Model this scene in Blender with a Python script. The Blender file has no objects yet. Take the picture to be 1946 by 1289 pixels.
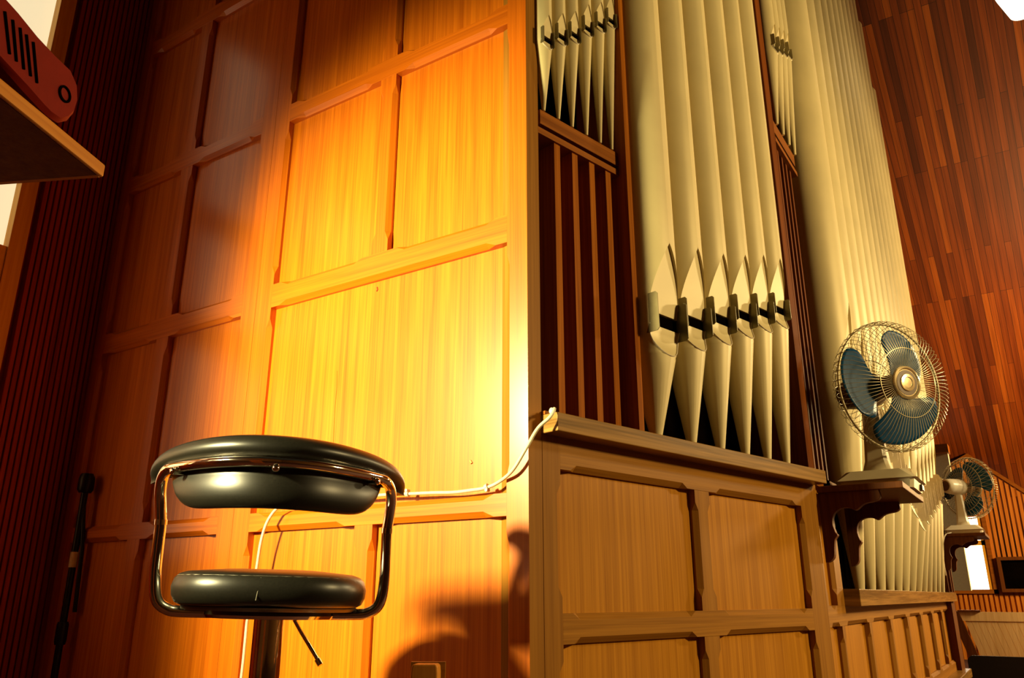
import bpy, bmesh, math, random
from mathutils import Vector, Matrix
random.seed(7)
scene = bpy.context.scene
COL = scene.collection
pi = math.pi
V = Vector
# ------------------------------------------------------------------ camera
YAW, PITCH, FPX = math.radians(32.96), math.radians(18.04), 1502.0
CAM = V((0, 0, 0.75))
cd = bpy.data.cameras.new('camera'); cam = bpy.data.objects.new('camera', cd); COL.objects.link(cam)
cam.location = CAM; cam.rotation_euler = (pi / 2 + PITCH, 0, YAW - pi / 2)
cd.sensor_width = 36; cd.lens = FPX / 1946 * 36; cd.clip_start = .02; cd.clip_end = 200
scene.camera = cam
# ------------------------------------------------------------------ view, world, lamps
scene.view_settings.view_transform = 'Standard'
try: scene.view_settings.look = 'None'
except Exception: pass
scene.view_settings.gamma = 1; scene.view_settings.exposure = 0.0
scene.view_settings.use_curve_mapping = False
world = bpy.data.worlds.new('world'); scene.world = world; world.use_nodes = True
world.node_tree.nodes['Background'].inputs[0].default_value = (1, .75, .45, 1)
world.node_tree.nodes['Background'].inputs[1].default_value = .012

def lamp(name, kind, loc, power, color, radius=.1, target=None, **kw):
    d = bpy.data.lights.new(name, kind); d.energy = power; d.color = color
    if kind == 'AREA':
        d.shape = 'RECTANGLE'; d.size, d.size_y = kw.get('size', (1, 1))
        if 'spread' in kw: d.spread = kw['spread']
    else:
        d.shadow_soft_size = radius
        if kind == 'SPOT': d.spot_size = kw.get('angle', 1.5); d.spot_blend = kw.get('blend', .4)
    o = bpy.data.objects.new(name, d); COL.objects.link(o); o.location = loc
    if target is not None:
        o.rotation_euler = (V(target) - V(loc)).to_track_quat('-Z', 'Y').to_euler()
    return o
lamp('window_side_light', 'SPOT', (-.52, 1.79, 1.60), 960, (1, .86, .42), .10, target=(1.53, 1.36, 1.20), angle=1.28, blend=.9)
lamp('nave_light', 'SPOT', (6.6, -2.6, 2.8), 480, (1, .77, .37), .2, target=(5.2, .6, 1.6), angle=2.0, blend=.6)
lamp('aisle_light', 'SPOT', (2.85, -2.9, 2.4), 520, (1, .74, .32), .22, target=(2.6, .7, 1.4), angle=1.7, blend=.7)
lamp('far_aisle_light', 'POINT', (9.0, -1.7, 1.9), 640, (1, .64, .25), .3)

# ------------------------------------------------------------------ pixel -> plane helpers (frame 1946 x 1289)
Rv = V((math.sin(YAW), -math.cos(YAW), 0)); Fh = V((math.cos(YAW), math.sin(YAW), 0))
Fv = Fh * math.cos(PITCH) + V((0, 0, math.sin(PITCH))); Uv = -Fh * math.sin(PITCH) + V((0, 0, math.cos(PITCH)))
def ray(x, y): return Fv * FPX + Rv * (x - 973) - Uv * (y - 644.5)
def hit(x, y, p0, n):
    d = ray(x, y); return CAM + d * ((V(p0) - CAM).dot(n) / d.dot(n))
def at_depth(x, y, dep):
    d = ray(x, y); return CAM + d * (dep / d.dot(Fh))

# ------------------------------------------------------------------ materials
def nodes(name):
    m = bpy.data.materials.new(name); m.use_nodes = True
    return m, m.node_tree, m.node_tree.nodes['Principled BSDF']
def setp(b, **kw):
    for k, v in kw.items(): b.inputs[k.replace('_', ' ')].default_value = v
def ramp(nt, stops):
    r = nt.nodes.new('ShaderNodeValToRGB'); e = r.color_ramp.elements
    while len(e) > 1: e.remove(e[-1])
    e[0].position = stops[0][0]; e[0].color = (*stops[0][1], 1)
    for p, c in stops[1:]:
        q = e.new(p); q.color = (*c, 1)
    return r
def wood(name, dark, light, grain='z', rough=.5, spec=.14, fine=1.0, tint=None, contrast=1.0, angle=0.0, coat=.8):
    m, nt, b = nodes(name)
    tc = nt.nodes.new('ShaderNodeNewGeometry')
    rot = nt.nodes.new('ShaderNodeVectorRotate'); rot.rotation_type = 'Z_AXIS'; rot.inputs['Angle'].default_value = angle
    nt.links.new(tc.outputs['Position'], rot.inputs['Vector'])
    out = None
    for i, (s, k, det) in enumerate(((60 * fine, .9, 6), (230 * fine, 3.5, 3))):
        mp = nt.nodes.new('ShaderNodeMapping')
        sc = {'z': (s, s, k), 'x': (k, s, s), 'y': (s, k, s), 'xy': (k, k, s)}[grain]
        mp.inputs['Scale'].default_value = sc
        nz = nt.nodes.new('ShaderNodeTexNoise'); nz.inputs['Scale'].default_value = 1; nz.inputs['Detail'].default_value = det
        nz.inputs['Distortion'].default_value = .35
        nt.links.new(rot.outputs[0], mp.inputs[0]); nt.links.new(mp.outputs[0], nz.inputs['Vector'])
        if out is None: out = nz.outputs['Fac']
        else:
            mx = nt.nodes.new('ShaderNodeMix'); mx.data_type = 'FLOAT'; mx.inputs[0].default_value = .45
            nt.links.new(out, mx.inputs[2]); nt.links.new(nz.outputs['Fac'], mx.inputs[3]); out = mx.outputs[0]
    h = .17 / contrast
    r = ramp(nt, ((.5 - h, dark), (.5 + h, light)))
    nt.links.new(out, r.inputs[0]); nt.links.new(r.outputs[0], b.inputs['Base Color'])
    bp = nt.nodes.new('ShaderNodeBump'); bp.inputs['Strength'].default_value = .06; bp.inputs['Distance'].default_value = .002
    nt.links.new(out, bp.inputs['Height']); nt.links.new(bp.outputs[0], b.inputs['Normal'])
    setp(b, Roughness=rough, Specular_IOR_Level=spec)
    if tint:
        b.inputs['Specular Tint'].default_value = (*tint, 1)
        setp(b, Coat_Weight=coat, Coat_Roughness=.25, Coat_IOR=1.65, Coat_Tint=(1, .88, .66, 1))
    return m
def plain(name, col, rough=.5, metal=0, spec=.5, noise=0, scale=8):
    m, nt, b = nodes(name)
    setp(b, Base_Color=(*col, 1), Roughness=rough, Metallic=metal, Specular_IOR_Level=spec)
    if noise:
        nz = nt.nodes.new('ShaderNodeTexNoise'); nz.inputs['Scale'].default_value = scale; nz.inputs['Detail'].default_value = 5
        tc = nt.nodes.new('ShaderNodeNewGeometry'); nt.links.new(tc.outputs['Position'], nz.inputs['Vector'])
        r = ramp(nt, ((.3, tuple(c * (1 - noise) for c in col)), (.7, tuple(min(1, c * (1 + noise)) for c in col))))
        nt.links.new(nz.outputs['Fac'], r.inputs[0]); nt.links.new(r.outputs[0], b.inputs['Base Color'])
    return m
def glow(name, col, strength):
    m, nt, b = nodes(name)
    setp(b, Base_Color=(*col, 1), Emission_Color=(*col, 1), Emission_Strength=strength, Roughness=.4)
    return m
D, Lt = (.38, .086, .002), (.62, .165, .005)
TINT = (1, .84, .6)
M = dict(
    wv=wood('varnished_cedar_vertical', D, Lt, 'z', tint=TINT), wh=wood('varnished_cedar_horizontal', D, Lt, 'xy', tint=TINT),
    pan=wood('varnished_cedar_panel', (.40, .093, .002), (.66, .190, .006), 'z', fine=.8, tint=TINT, contrast=1.1),
    fv=wood('brown_oak_vertical', (.22, .085, .008), (.34, .145, .016), 'z', rough=.5, spec=.07),
    fh=wood('brown_oak_horizontal', (.21, .082, .008), (.36, .155, .018), 'xy', rough=.42, spec=.08),
    fp=wood('brown_oak_panel', (.31, .115, .007), (.48, .20, .015), 'z', rough=.42, spec=.08, contrast=1.2),
    led=wood('ledge_oak', (.13, .065, .014), (.36, .19, .05), 'xy', rough=.26, fine=.6, contrast=1.3),
    red=wood('red_brown_wood', (.20, .052, .003), (.42, .13, .010), 'z', rough=.65, spec=.04),
    post=wood('dark_red_post_wood', (.10, .024, .003), (.20, .052, .005), 'z', rough=.6, spec=.05),
    redh=wood('red_brown_wood_horizontal', (.17, .048, .004), (.30, .095, .010), 'xy', rough=.6, spec=.06),
    slat=wood('dark_red_slat_wood', (.20, .018, .001), (.42, .045, .003), 'z', rough=.55, spec=.15),
    fslat=wood('orange_slat_wood', (.40, .12, .012), (.62, .22, .025), 'z', rough=.45, fine=.3),
    brk=wood('dark_bracket_wood', (.08, .021, .003), (.15, .045, .005), 'z', rough=.55, spec=.1),
    frame=wood('window_frame_wood', (.58, .26, .02), (.80, .42, .04), 'z', rough=.4, fine=.5),
    pew=wood('pew_wood', (.70, .46, .2), (.9, .66, .34), 'z', rough=.45, fine=.4),
    shelfw=wood('shelf_wood', (.34, .12, .014), (.55, .23, .03), 'xy', rough=.4, fine=.7),
    light=wood('light_wood', (.46, .17, .02), (.60, .26, .04), 'z', rough=.35),
    dark=plain('painted_interior_shade', (.0022, .0012, .0008), .9, spec=.0, noise=.3),  # near-black colour stands in for the shade inside hollows
    leather=plain('black_leatherette', (.006, .0055, .0035), .36, spec=.38, noise=.25, scale=300),
    chrome=plain('chrome', (.86, .80, .68), .07, 1, noise=.04, scale=20),
    gilt=plain('gilt_chrome', (.80, .62, .34), .24, .75, noise=.06, scale=20),
    black=plain('black_plastic', (.012, .010, .008), .4, noise=.2, scale=40),
    blackmetal=plain('black_metal', (.012, .010, .009), .35, .6, noise=.2, scale=40),
    pipe=plain('silver_painted_pipe', (.62, .51, .26), .48, .12, noise=.06, scale=6),
    lip=plain('pipe_lip_metal', (.66, .57, .42), .42, .25, noise=.04, scale=14),
    ear=plain('shaded_ear_metal', (.17, .14, .065), .38, .55, noise=.12, scale=30),  # shading of the ears painted in as a darker metal
    beige=plain('beige_fan_enamel', (.54, .45, .28), .4, noise=.04, scale=30),
    white=plain('ivory_fan_enamel', (.80, .72, .56), .3, noise=.03, scale=30),
    wire=plain('pale_wire', (.42, .35, .20), .35, .35, noise=.08, scale=60),
    motor=plain('brown_motor_plastic', (.11, .055, .022), .4, noise=.15, scale=40),
    cable=plain('pale_cable', (.62, .54, .36), .45, noise=.08, scale=90),
    tape=plain('cream_tape', (.62, .42, .18), .6, noise=.1, scale=90),
    redp=plain('red_plastic', (.13, .005, .001), .65, spec=.08, noise=.08, scale=60),
    plaster=plain('cream_plaster', (.88, .80, .56), .8, noise=.05, scale=60),
    carpet=plain('dark_red_carpet', (.06, .014, .008), .95, noise=.4, scale=200),
    sidewall=plain('warm_plaster', (.30, .16, .05), .8, noise=.1, scale=3),
    stitch=plain('grey_thread', (.12, .11, .08), .6, noise=.1, scale=90),
)
# translucent blue fan blade
def blade_mat():
    m, nt, b = nodes('translucent_blue_blade')
    nz = nt.nodes.new('ShaderNodeTexNoise'); nz.inputs['Scale'].default_value = 14
    r = ramp(nt, ((.3, (.001, .042, .110)), (.7, (.0015, .055, .145))))
    nt.links.new(nz.outputs['Fac'], r.inputs[0]); nt.links.new(r.outputs[0], b.inputs['Base Color'])
    setp(b, Roughness=.35, Alpha=1.0, Specular_IOR_Level=.3)
    return m
M['blade'] = blade_mat()
M['pane_lit'] = glow('sunlit_blind', (1, .86, .52), .85)
M['pane_day'] = glow('daylight_pane', (1, .66, .38), 1.2)

M['pane_sun'] = glow('sunny_pane', (1, .66, .28), 2.6)
M['pane_far'] = glow('bright_far_pane', (1, .93, .72), 4.0)
M['pane_amber'] = glow('amber_glass', (1, .52, .02), 1.1)
M['shade'] = glow('lit_opal_glass', (1, .93, .72), 2.2)
M['bulb'] = glow('lit_diffuser', (1, .97, .88), 5.0)
# ceiling boards: random-length boards with their own tone
def board_mat():
    m, nt, b = nodes('cedar_ceiling_boards')
    uv = nt.nodes.new('ShaderNodeUVMap'); uv.uv_map = 'UVMap'
    br = nt.nodes.new('ShaderNodeTexBrick'); br.offset = .37; br.offset_frequency = 3; br.squash = 1
    for k, v in (('Scale', 1), ('Mortar Size', .0022), ('Mortar Smooth', .1), ('Bias', 0), ('Brick Width', 1.7), ('Row Height', .062)):
        br.inputs[k].default_value = v
    br.inputs['Color1'].default_value = (0, 0, 0, 1); br.inputs['Color2'].default_value = (1, 1, 1, 1); br.inputs['Mortar'].default_value = (.5, .5, .5, 1)
    nt.links.new(uv.outputs[0], br.inputs['Vector'])
    r = ramp(nt, ((0, (.10, .018, .002)), (.4, (.20, .038, .003)), (.75, (.28, .058, .004)), (1, (.40, .10, .007))))
    nt.links.new(br.outputs['Color'], r.inputs[0])
    mp = nt.nodes.new('ShaderNodeMapping'); mp.inputs['Scale'].default_value = (1.2, 40, 1)
    nz = nt.nodes.new('ShaderNodeTexNoise'); nz.inputs['Scale'].default_value = 1; nz.inputs['Detail'].default_value = 5
    nt.links.new(uv.outputs[0], mp.inputs[0]); nt.links.new(mp.outputs[0], nz.inputs['Vector'])
    r2 = ramp(nt, ((.3, (.62, .55, .5)), (.7, (1.15, 1.15, 1.15))))
    nt.links.new(nz.outputs['Fac'], r2.inputs[0])
    mx = nt.nodes.new('ShaderNodeMix'); mx.data_type = 'RGBA'; mx.blend_type = 'MULTIPLY'; mx.inputs[0].default_value = 1
    nt.links.new(r.outputs[0], mx.inputs[6]); nt.links.new(r2.outputs[0], mx.inputs[7])
    m2 = nt.nodes.new('ShaderNodeMix'); m2.data_type = 'RGBA'; nt.links.new(br.outputs['Fac'], m2.inputs[0])
    nt.links.new(mx.outputs[2], m2.inputs[6]); m2.inputs[7].default_value = (.02, .004, .002, 1)
    nt.links.new(m2.outputs[2], b.inputs['Base Color'])
    setp(b, Roughness=.5, Specular_IOR_Level=.35)
    return m
M['boards'] = board_mat()

# ------------------------------------------------------------------ mesh builder
class MB:
    def __init__(s, f=None): s.v = []; s.f = []; s.fr = f or (lambda a, b, c: V((a, b, c)))
    def add(s, vs, fs):
        o = len(s.v); s.v += [s.fr(*p) for p in vs]; s.f += [tuple(i + o for i in q) for q in fs]; return s
    def box(s, a0, a1, b0, b1, c0, c1):
        return s.add([(a0, b0, c0), (a1, b0, c0), (a1, b1, c0), (a0, b1, c0), (a0, b0, c1), (a1, b0, c1), (a1, b1, c1), (a0, b1, c1)],
                     [(0, 3, 2, 1), (4, 5, 6, 7), (0, 1, 5, 4), (1, 2, 6, 5), (2, 3, 7, 6), (3, 0, 4, 7)])
    def rings(s, rings, cap=True, closed=False):
        n = len(rings[0]); vs = [p for r in rings for p in r]; fs = []
        m = len(rings)
        for i in range(m if closed else m - 1):
            for j in range(n):
                a, b = i * n + j, i * n + (j + 1) % n; k = (i + 1) % m
                fs.append((a, b, k * n + (j + 1) % n, k * n + j))
        if cap and not closed: fs += [tuple(range(n))[::-1], tuple((m - 1) * n + j for j in range(n))]
        return s.add(vs, fs)
    def prism(s, poly, t0, t1, order='abc'):
        # poly of 2D points extruded between t0 and t1; order says which axes the polygon spans
        mk = {'ac': lambda p, t: (p[0], t, p[1]), 'ab': lambda p, t: (p[0], p[1], t), 'bc': lambda p, t: (t, p[0], p[1])}[order]
        return s.rings([[mk(p, t0) for p in poly], [mk(p, t1) for p in poly]])
    def tube(s, pts, r, n=8, closed=False, cap=True):
        pts = [V(p) for p in pts]; R = []; m = len(pts); up = None
        for i, p in enumerate(pts):
            if closed: t = pts[(i + 1) % m] - pts[i - 1]
            else: t = pts[min(i + 1, m - 1)] - pts[max(i - 1, 0)]
            t.normalize()
            if up is None: up = t.orthogonal().normalized()
            else: up = (up - t * up.dot(t)); up = up.normalized() if up.length > 1e-6 else t.orthogonal().normalized()
            w = t.cross(up); rr = r[i] if isinstance(r, (list, tuple)) else r
            R.append([tuple(p + (up * math.cos(2 * pi * k / n) + w * math.sin(2 * pi * k / n)) * rr) for k in range(n)])
        return s.rings(R, cap, closed)
    def lathe(s, prof, n=32, axis=None, cap=True):
        # prof of (r, h) around c axis, or transformed by axis matrix
        R = []
        for r, h in prof:
            ring = []
            for k in range(n):
                p = V((r * math.cos(2 * pi * k / n), r * math.sin(2 * pi * k / n), h))
                if axis is not None: p = axis @ p
                ring.append(tuple(p))
            R.append(ring)
        return s.rings(R, cap)
    def build(s, name, mat, parent=None, smooth=None, bevel=0):
        me = bpy.data.meshes.new(name); base = V((0, 0, 0)) if parent is None else wloc(parent)
        org = V((0, 0, 0))
        if parent is None and s.v:
            xs = [min(p[i] for p in s.v) for i in range(3)]; xe = [max(p[i] for p in s.v) for i in range(3)]
            org = V(((xs[0] + xe[0]) / 2, (xs[1] + xe[1]) / 2, xs[2]))
        me.from_pydata([tuple(p - base - org) for p in s.v], [], s.f); me.update()
        bm = bmesh.new(); bm.from_mesh(me); bmesh.ops.recalc_face_normals(bm, faces=bm.faces); bm.to_mesh(me); bm.free()
        o = bpy.data.objects.new(name, me); COL.objects.link(o); me.materials.append(mat); o.location = org
        if parent is not None: o.parent = parent
        if smooth is not None:
            for p in me.polygons: p.use_smooth = True
            if smooth < 180: me.set_sharp_from_angle(angle=math.radians(smooth))
        if bevel:
            md = o.modifiers.new('bevel', 'BEVEL'); md.width = bevel; md.segments = 2; md.limit_method = 'ANGLE'
        return o
def wloc(o):
    p = V((0, 0, 0))
    while o is not None: p = p + V(o.location); o = o.parent
    return p
def tag(o, label=None, cat=None, group=None, kind=None):
    if label: o['label'] = label
    if cat: o['category'] = cat
    if group: o['group'] = group
    if kind: o['kind'] = kind
    return o
def thing(name, loc, label, cat, group=None):
    o = bpy.data.objects.new(name, None); COL.objects.link(o); o.location = loc; o.empty_display_size = .1
    return tag(o, label, cat, group)
def struct(o, label=None, cat=None): return tag(o, label, cat, kind='structure')
def bez(pts, n=12):
    # smooth Catmull-Rom through points
    P = [V(p) for p in pts]; out = []
    for i in range(len(P) - 1):
        a, b, c, d = P[max(i - 1, 0)], P[i], P[i + 1], P[min(i + 2, len(P) - 1)]
        for k in range(n):
            t = k / n
            out.append(.5 * ((2 * b) + (c - a) * t + (2 * a - 5 * b + 4 * c - d) * t * t + (3 * b - a - 3 * c + d) * t ** 3))
    out.append(P[-1]); return out

# ------------------------------------------------------------------ plan geometry
d = ray(1006, 1133); C = CAM + d * (1.8 / d.dot(Fh)); C.z = 0
A1 = math.radians(13.76)
U1, N1 = V((math.cos(A1), -math.sin(A1), 0)), V((-math.sin(A1), -math.cos(A1), 0))
BT = 1.37
B = C + U1 * BT
def frame(O, U, N):
    O, U, N = V(O), V(U), V(N)
    return lambda u, dd, z: O + U * u + N * dd + V((0, 0, z))     # (along, out of the face, up)
FS = frame(C, (0, 1, 0), (-1, 0, 0))            # organ side, u runs to the inner corner
FW = frame(C, U1, N1)                           # angled wing front
FM = frame(B, (1, 0, 0), (0, -1, 0))            # main front
YW = C.y + 1.93                                 # slatted wall

# ------------------------------------------------------------------ the setting
o = MB().box(-6, 15, -7, 4.5, -.1, 0).build('floor', M['carpet']); struct(o, 'dark red carpeted floor', 'floor')
# left wall: opening for window_1, vertical slats on both sides of it
WX0, WX1, WZ0, WZ1 = -1.35, 1.236, .86, 3.35
m = MB(); m.box(WX1, C.x + .02, YW + .03, YW + .25, 0, 5.2); m.box(-6, WX0, YW + .03, YW + .25, 0, 5.2)
m.box(WX0, WX1, YW + .03, YW + .25, 0, WZ0); m.box(WX0, WX1, YW + .03, YW + .25, WZ1, 5.2)
x = C.x + .002
while x > WX0 - .8:
    w = .0145
    if x - w > WX1 or x < WX0: m.box(x - w, x, YW, YW + .032, 0, 5.2)
    else: m.box(x - w, x, YW, YW + .032, 0, WZ0); m.box(x - w, x, YW, YW + .032, WZ1, 5.2)
    x -= .0205
o = m.build('wall_left', M['slat']); struct(o, 'dark red slatted wall beside the panelled organ side', 'wall')
m = MB(); fw = .068
m.box(WX1 - fw, WX1 - .012, YW - .012, YW + .1, WZ0, WZ1); m.box(WX0, WX0 + fw, YW - .012, YW + .1, WZ0, WZ1)
m.box(WX0, WX1 - .012, YW - .012, YW + .1, WZ0 - .03, WZ0 + .05); m.box(WX0, WX1 - .012, YW - .012, YW + .1, WZ1 - .06, WZ1)
for xx in (.52, -.35): m.box(xx - .03, xx + .03, YW - .005, YW + .08, WZ0, WZ1)
for zz, h in ((1.84, .16), (2.36, .12)): m.box(WX0 + fw, WX1 - fw, YW - .005, YW + .08, zz - h / 2, zz + h / 2)
wf = m.build('window_1', M['frame']); struct(wf, 'tall window with pale panes in the slatted wall', 'window')
m = MB(); m.box(.92, WX1 - fw + .002, YW + .03, YW + .04, WZ0, WZ1); m.build('blind', M['pane_lit'], wf)
for xa, xb, za, zb, mt in ((-.32, .49, 2.44, 2.84, 'day'), (-.32, .49, 1.95, 2.22, 'day'), (.55, .80, 1.95, 2.16, 'day'),
                          (-1.28, -.38, 1.95, 2.28, 'day'), (-1.28, -.38, .92, 1.74, 'sun'), (-.32, .40, .92, 1.74, 'sun'), (.55, .90, .92, 1.74, 'day')):
    MB().box(xa, xb, YW + .16, YW + .17, za, zb).build('pane', M['pane_' + mt], wf)
MB().box(WX0, WX1 - fw, YW + .19, YW + .2, WZ0, WZ1).build('backing', M['frame'], wf)

o = MB().box(-.03, .05, 1.872, 2.25, 0, 3.3).build('shadow_blocker', M['brk']); struct(o, 'added unseen blocker that shades the organ side', 'wall')  # unseen upright added to cast the soft shadow edge on the panelling
# room shell beyond the photograph
o = MB().box(-6.1, -6, -7, 4.5, 0, 9).build('wall_rear', M['sidewall']); struct(o, 'plain wall behind the viewer', 'wall')
o = MB().box(-6, 15, -7.1, -7, 0, 9).build('wall_front', M['sidewall']); struct(o, 'plain wall opposite the organ', 'wall')
o = MB().box(C.x + .5, 14.9, 1.9, 2.1, 0, 9).build('wall_back', M['dark']); struct(o, 'dark wall behind the organ', 'wall')

# ------------------------------------------------------------------ panelling
def member(fr, horizontal, s0, s1, w0, w1, cutsA=(), cutsB=(), d0=-.03, d1=0.0, ch=.013, run=.03):
    """a rail or stile: runs from s0 to s1, spans w0..w1; cutsA / cutsB are spans with a stopped chamfer on the low / high arris"""
    st = {s0, s1}
    for a, b in list(cutsA) + list(cutsB): st |= {a, a + run, b - run, b}
    st = sorted(q for q in st if s0 - 1e-6 <= q <= s1 + 1e-6)
    def c(q, cuts):
        for a, b in cuts:
            if a <= q <= b: return ch * max(.02, min(1, (q - a) / run, (b - q) / run))
        return ch * .02
    m = MB(fr); R = []
    for q in st:
        a, b = c(q, cutsA), c(q, cutsB)
        prof = [(w0, d0), (w0, d1 - a), (w0 + a, d1), (w1 - b, d1), (w1, d1 - b), (w1, d0)]
        R.append([(q, dd, w) if horizontal else (w, dd, q) for w, dd in prof])
    return m.rings(R)
E = .035
def cut(*spans): return [(a + E, b - E) for a, b in spans]
def panel(fr, u0, u1, z0, z1, parent, mat, dep=-.022):
    return MB(fr).box(u0 - .01, u1 + .01, dep - .008, dep, z0 - .01, z1 + .01).build('panel', mat, parent)

# organ side (left face of the case)
side = thing('organ_side_case', (C.x, C.y + .9, 0), 'glossy orange cedar panelled side of the organ, behind the bar stool', 'organ')
ZR = [(0, .14), (.924, .976), (1.606, 1.684), (2.277, 2.345), (2.93, 3.0), (4.1, 4.2)]
for u0, u1, mul, nm in ((.06, .94, (.468, .53), 'x'), (1.082, 1.862, (1.462, 1.53), 'l')):
    rows = [(ZR[i][1], ZR[i + 1][0]) for i in range(5)]
    split = lambda i: not (nm == 'x' and i == 1)
    spans = lambda i: ((u0, mul[0]), (mul[1], u1)) if split(i) else ((u0, u1),)
    for i, (a, b) in enumerate(ZR):
        lo = cut(*spans(i - 1)) if i > 0 else (); hi = cut(*spans(i)) if i < 5 else ()
        member(FS, True, u0, u1, a, b, lo, hi).build('rail', M['wh'], side)
    for i, (a, b) in enumerate(rows):
        if split(i):
            member(FS, False, a, b, *mul, cut((a, b)), cut((a, b)), d1=-.001).build('mullion', M['wv'], side)
        for p, q in spans(i): panel(FS, p, q, a, b, side, M['pan'])
vs = cut(*rows)
member(FS, False, 0, 4.2, 0, .06, (), vs, d0=-.03, ch=.008).build('corner_stile', M['wv'], side)
member(FS, False, 0, 4.2, .94, 1.0125, vs, ()).build('stile', M['wv'], side)
member(FS, False, 0, 4.2, 1.0135, 1.082, (), vs).build('stile', M['wv'], side)
member(FS, False, 0, 4.2, 1.862, 1.925, vs, ()).build('stile', M['wv'], side)
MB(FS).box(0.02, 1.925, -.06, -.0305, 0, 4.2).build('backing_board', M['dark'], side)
# keyhole-like chip, a crack and a knot in the big panel
p = lambda x, y: hit(x, y, (C.x + .022, 0, 0), V((1, 0, 0)))
def mark(pts, r, name, mat):
    m = MB(); m.tube([p(*q) - V((.0006, 0, 0)) for q in pts], r, 5); return m.build(name, mat, side)
mark([(717, 546), (718, 551), (716, 554)], .0022, 'chip', M['slat'])
mark([(641, 705), (640, 740), (637, 770), (635, 810), (633, 850)], [.0004, .0009, .0007, .0006, .0003], 'crack', M['fv'])
mark([(894, 876), (897, 881)], .0035, 'knot', M['light'])

# angled wing
wing = thing('organ_wing_case', C + U1 * .7, 'angled brown panelled organ wing with slatted grilles, between side and main front', 'organ')
member(FW, False, 0, 4.2, .0005, .044, d0=-.30, ch=.004).build('corner_post', M['fv'], wing)
ZW = [(0, .12), (.29, .345), (.648, .713), (1.036, 1.115)]
wu = (.105, .655, .727, 1.268)
for i, (a, b) in enumerate(ZW):
    sp = ((wu[0], wu[1]), (wu[2], wu[3]))
    member(FW, True, .105, 1.268, a, b, cut(*sp) if i else (), cut(*sp) if i < 3 else (), ch=.014, run=.022).build('rail', M['fh'], wing)
wr = [(ZW[i][1], ZW[i + 1][0]) for i in range(3)]
member(FW, False, 0, 1.115, .0455, .105, (), cut(*wr), run=.022).build('stile', M['fv'], wing)
member(FW, False, 0, 1.115, 1.268, 1.372, cut(*wr), (), run=.022).build('stile', M['fv'], wing)
for a, b in wr:
    member(FW, False, a, b, wu[1], wu[2], cut((a, b)), cut((a, b)), d1=-.001, run=.022).build('mullion', M['fv'], wing)
    panel(FW, wu[0], wu[1], a, b, wing, M['fp']); panel(FW, wu[2], wu[3], a, b, wing, M['fp'])
# ledge, its left end lit
m = MB(FW); LP = .052
m.prism([(.044, -.34), (.044, LP), (1.372 - LP * .12, LP), (1.372, 0), (1.372, -.34)], 1.113, 1.157, 'ab')
m.build('ledge', M['led'], wing, bevel=.002)
m = MB(FW).box(.044, 1.372, -.004, .012, 1.157, 1.166); m.build('ledge_bead', M['redh'], wing)
# grille, posts, impost
m_ = lambda *a: MB(FW).box(*a)
m_(.381, .402, -.16, .028, 1.157, 4.2).build('post', M['red'], wing)
m_(1.345, 1.385, -.16, .004, 1.157, 4.2).build('post', M['post'], wing)
m_(.402, .415, -.16, -.08, 1.157, 4.2).build('grille_stile', M['brk'], wing)
for k in range(4):
    u = .1175 + k * .0715
    m_(u - .006, u + .0165, -.075, -.006, 1.157, 1.93).build('grille_slat', M['red'], wing)
m_(.052, .381, -.06, .0, 1.957, 2.001).build('impost', M['redh'], wing, bevel=.001)
m_(.044, .381, -.08, .0, 1.925, 1.944).build('impost_moulding', M['redh'], wing)
m_(.044, 1.38, -.36, -.34, 1.157, 4.2).build('back_board', M['dark'], wing)  # black sheet added for darkness behind the wing pipes

# main front
main = thing('organ_main_case', B + V((1.9, 0, 0)), 'long panelled main organ front under the row of silver pipes, right of the bend', 'organ')
ZM = [(.27, .335), (.652, .72)]
pm = [(0.0, .20)] + [(.245 + .517 * k, .245 + .517 * (k + 1) - .055) for k in range(7)]
XE = 3.86
member(FM, True, 0, XE, *ZM[1], cut(*pm), cut((0.03, .167)), ch=.014, run=.02).build('rail', M['fh'], main)
member(FM, True, 0, XE, *ZM[0], (), cut(*pm), ch=.014, run=.02).build('rail', M['fh'], main)
z0, z1 = ZM[0][1], ZM[1][0]
for k, (a, b) in enumerate(pm):
    panel(FM, a, b, z0, z1, main, M['fp'])
    if k: member(FM, False, z0, z1, pm[k - 1][1], a, cut((z0, z1)), cut((z0, z1)), d1=-.001, run=.02).build('mullion', M['fv'], main)
member(FM, False, z0, z1, pm[-1][1], XE, cut((z0, z1)), (), run=.02).build('stile', M['fv'], main)
MB(FM).box(0, XE + .03, -.02, .07, .215, .27).build('base_ledge', M['led'], main, bevel=.004)
MB(FM).box(0, XE, -.02, -.0, 0, .215).build('plinth', M['red'], main)
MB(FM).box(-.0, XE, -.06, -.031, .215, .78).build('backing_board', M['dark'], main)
member(FM, False, .72, 1.12, .0, .03, (), cut((.72, 1.1)), run=.02).build('stile', M['fv'], main)
member(FM, False, .72, 1.16, .167, .28, cut((.72, 1.1)), (), run=.02).build('stile', M['fv'], main)
panel(FM, .03, .167, .72, 1.12, main, M['fp'])
MB(FM).box(.28, XE, -.34, .055, .717, .775).build('sill_beam', M['led'], main, bevel=.002)
m_ = lambda *a: MB(FM).box(*a)
m_(.28, .33, -.3, -.02, .775, 1.16).build('side_board', M['brk'], main)
m_(.02, .40, -.3, .0, 1.12, 1.16).build('grille_base', M['redh'], main)
m_(.40, .46, -.34, -.11, .775, 5.6).build('post', M['brk'], main)
m_(.025, .045, -.1, .0, 1.16, 5.6).build('post', M['post'], main)
for k in range(4):
    u = .125 + k * .066
    m_(u, u + .02, -.07, -.015, 1.16, 2.5).build('grille_slat', M['post'], main)
m_(.055, .40, -.06, -.005, 2.55, 2.605).build('impost', M['redh'], main)
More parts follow.
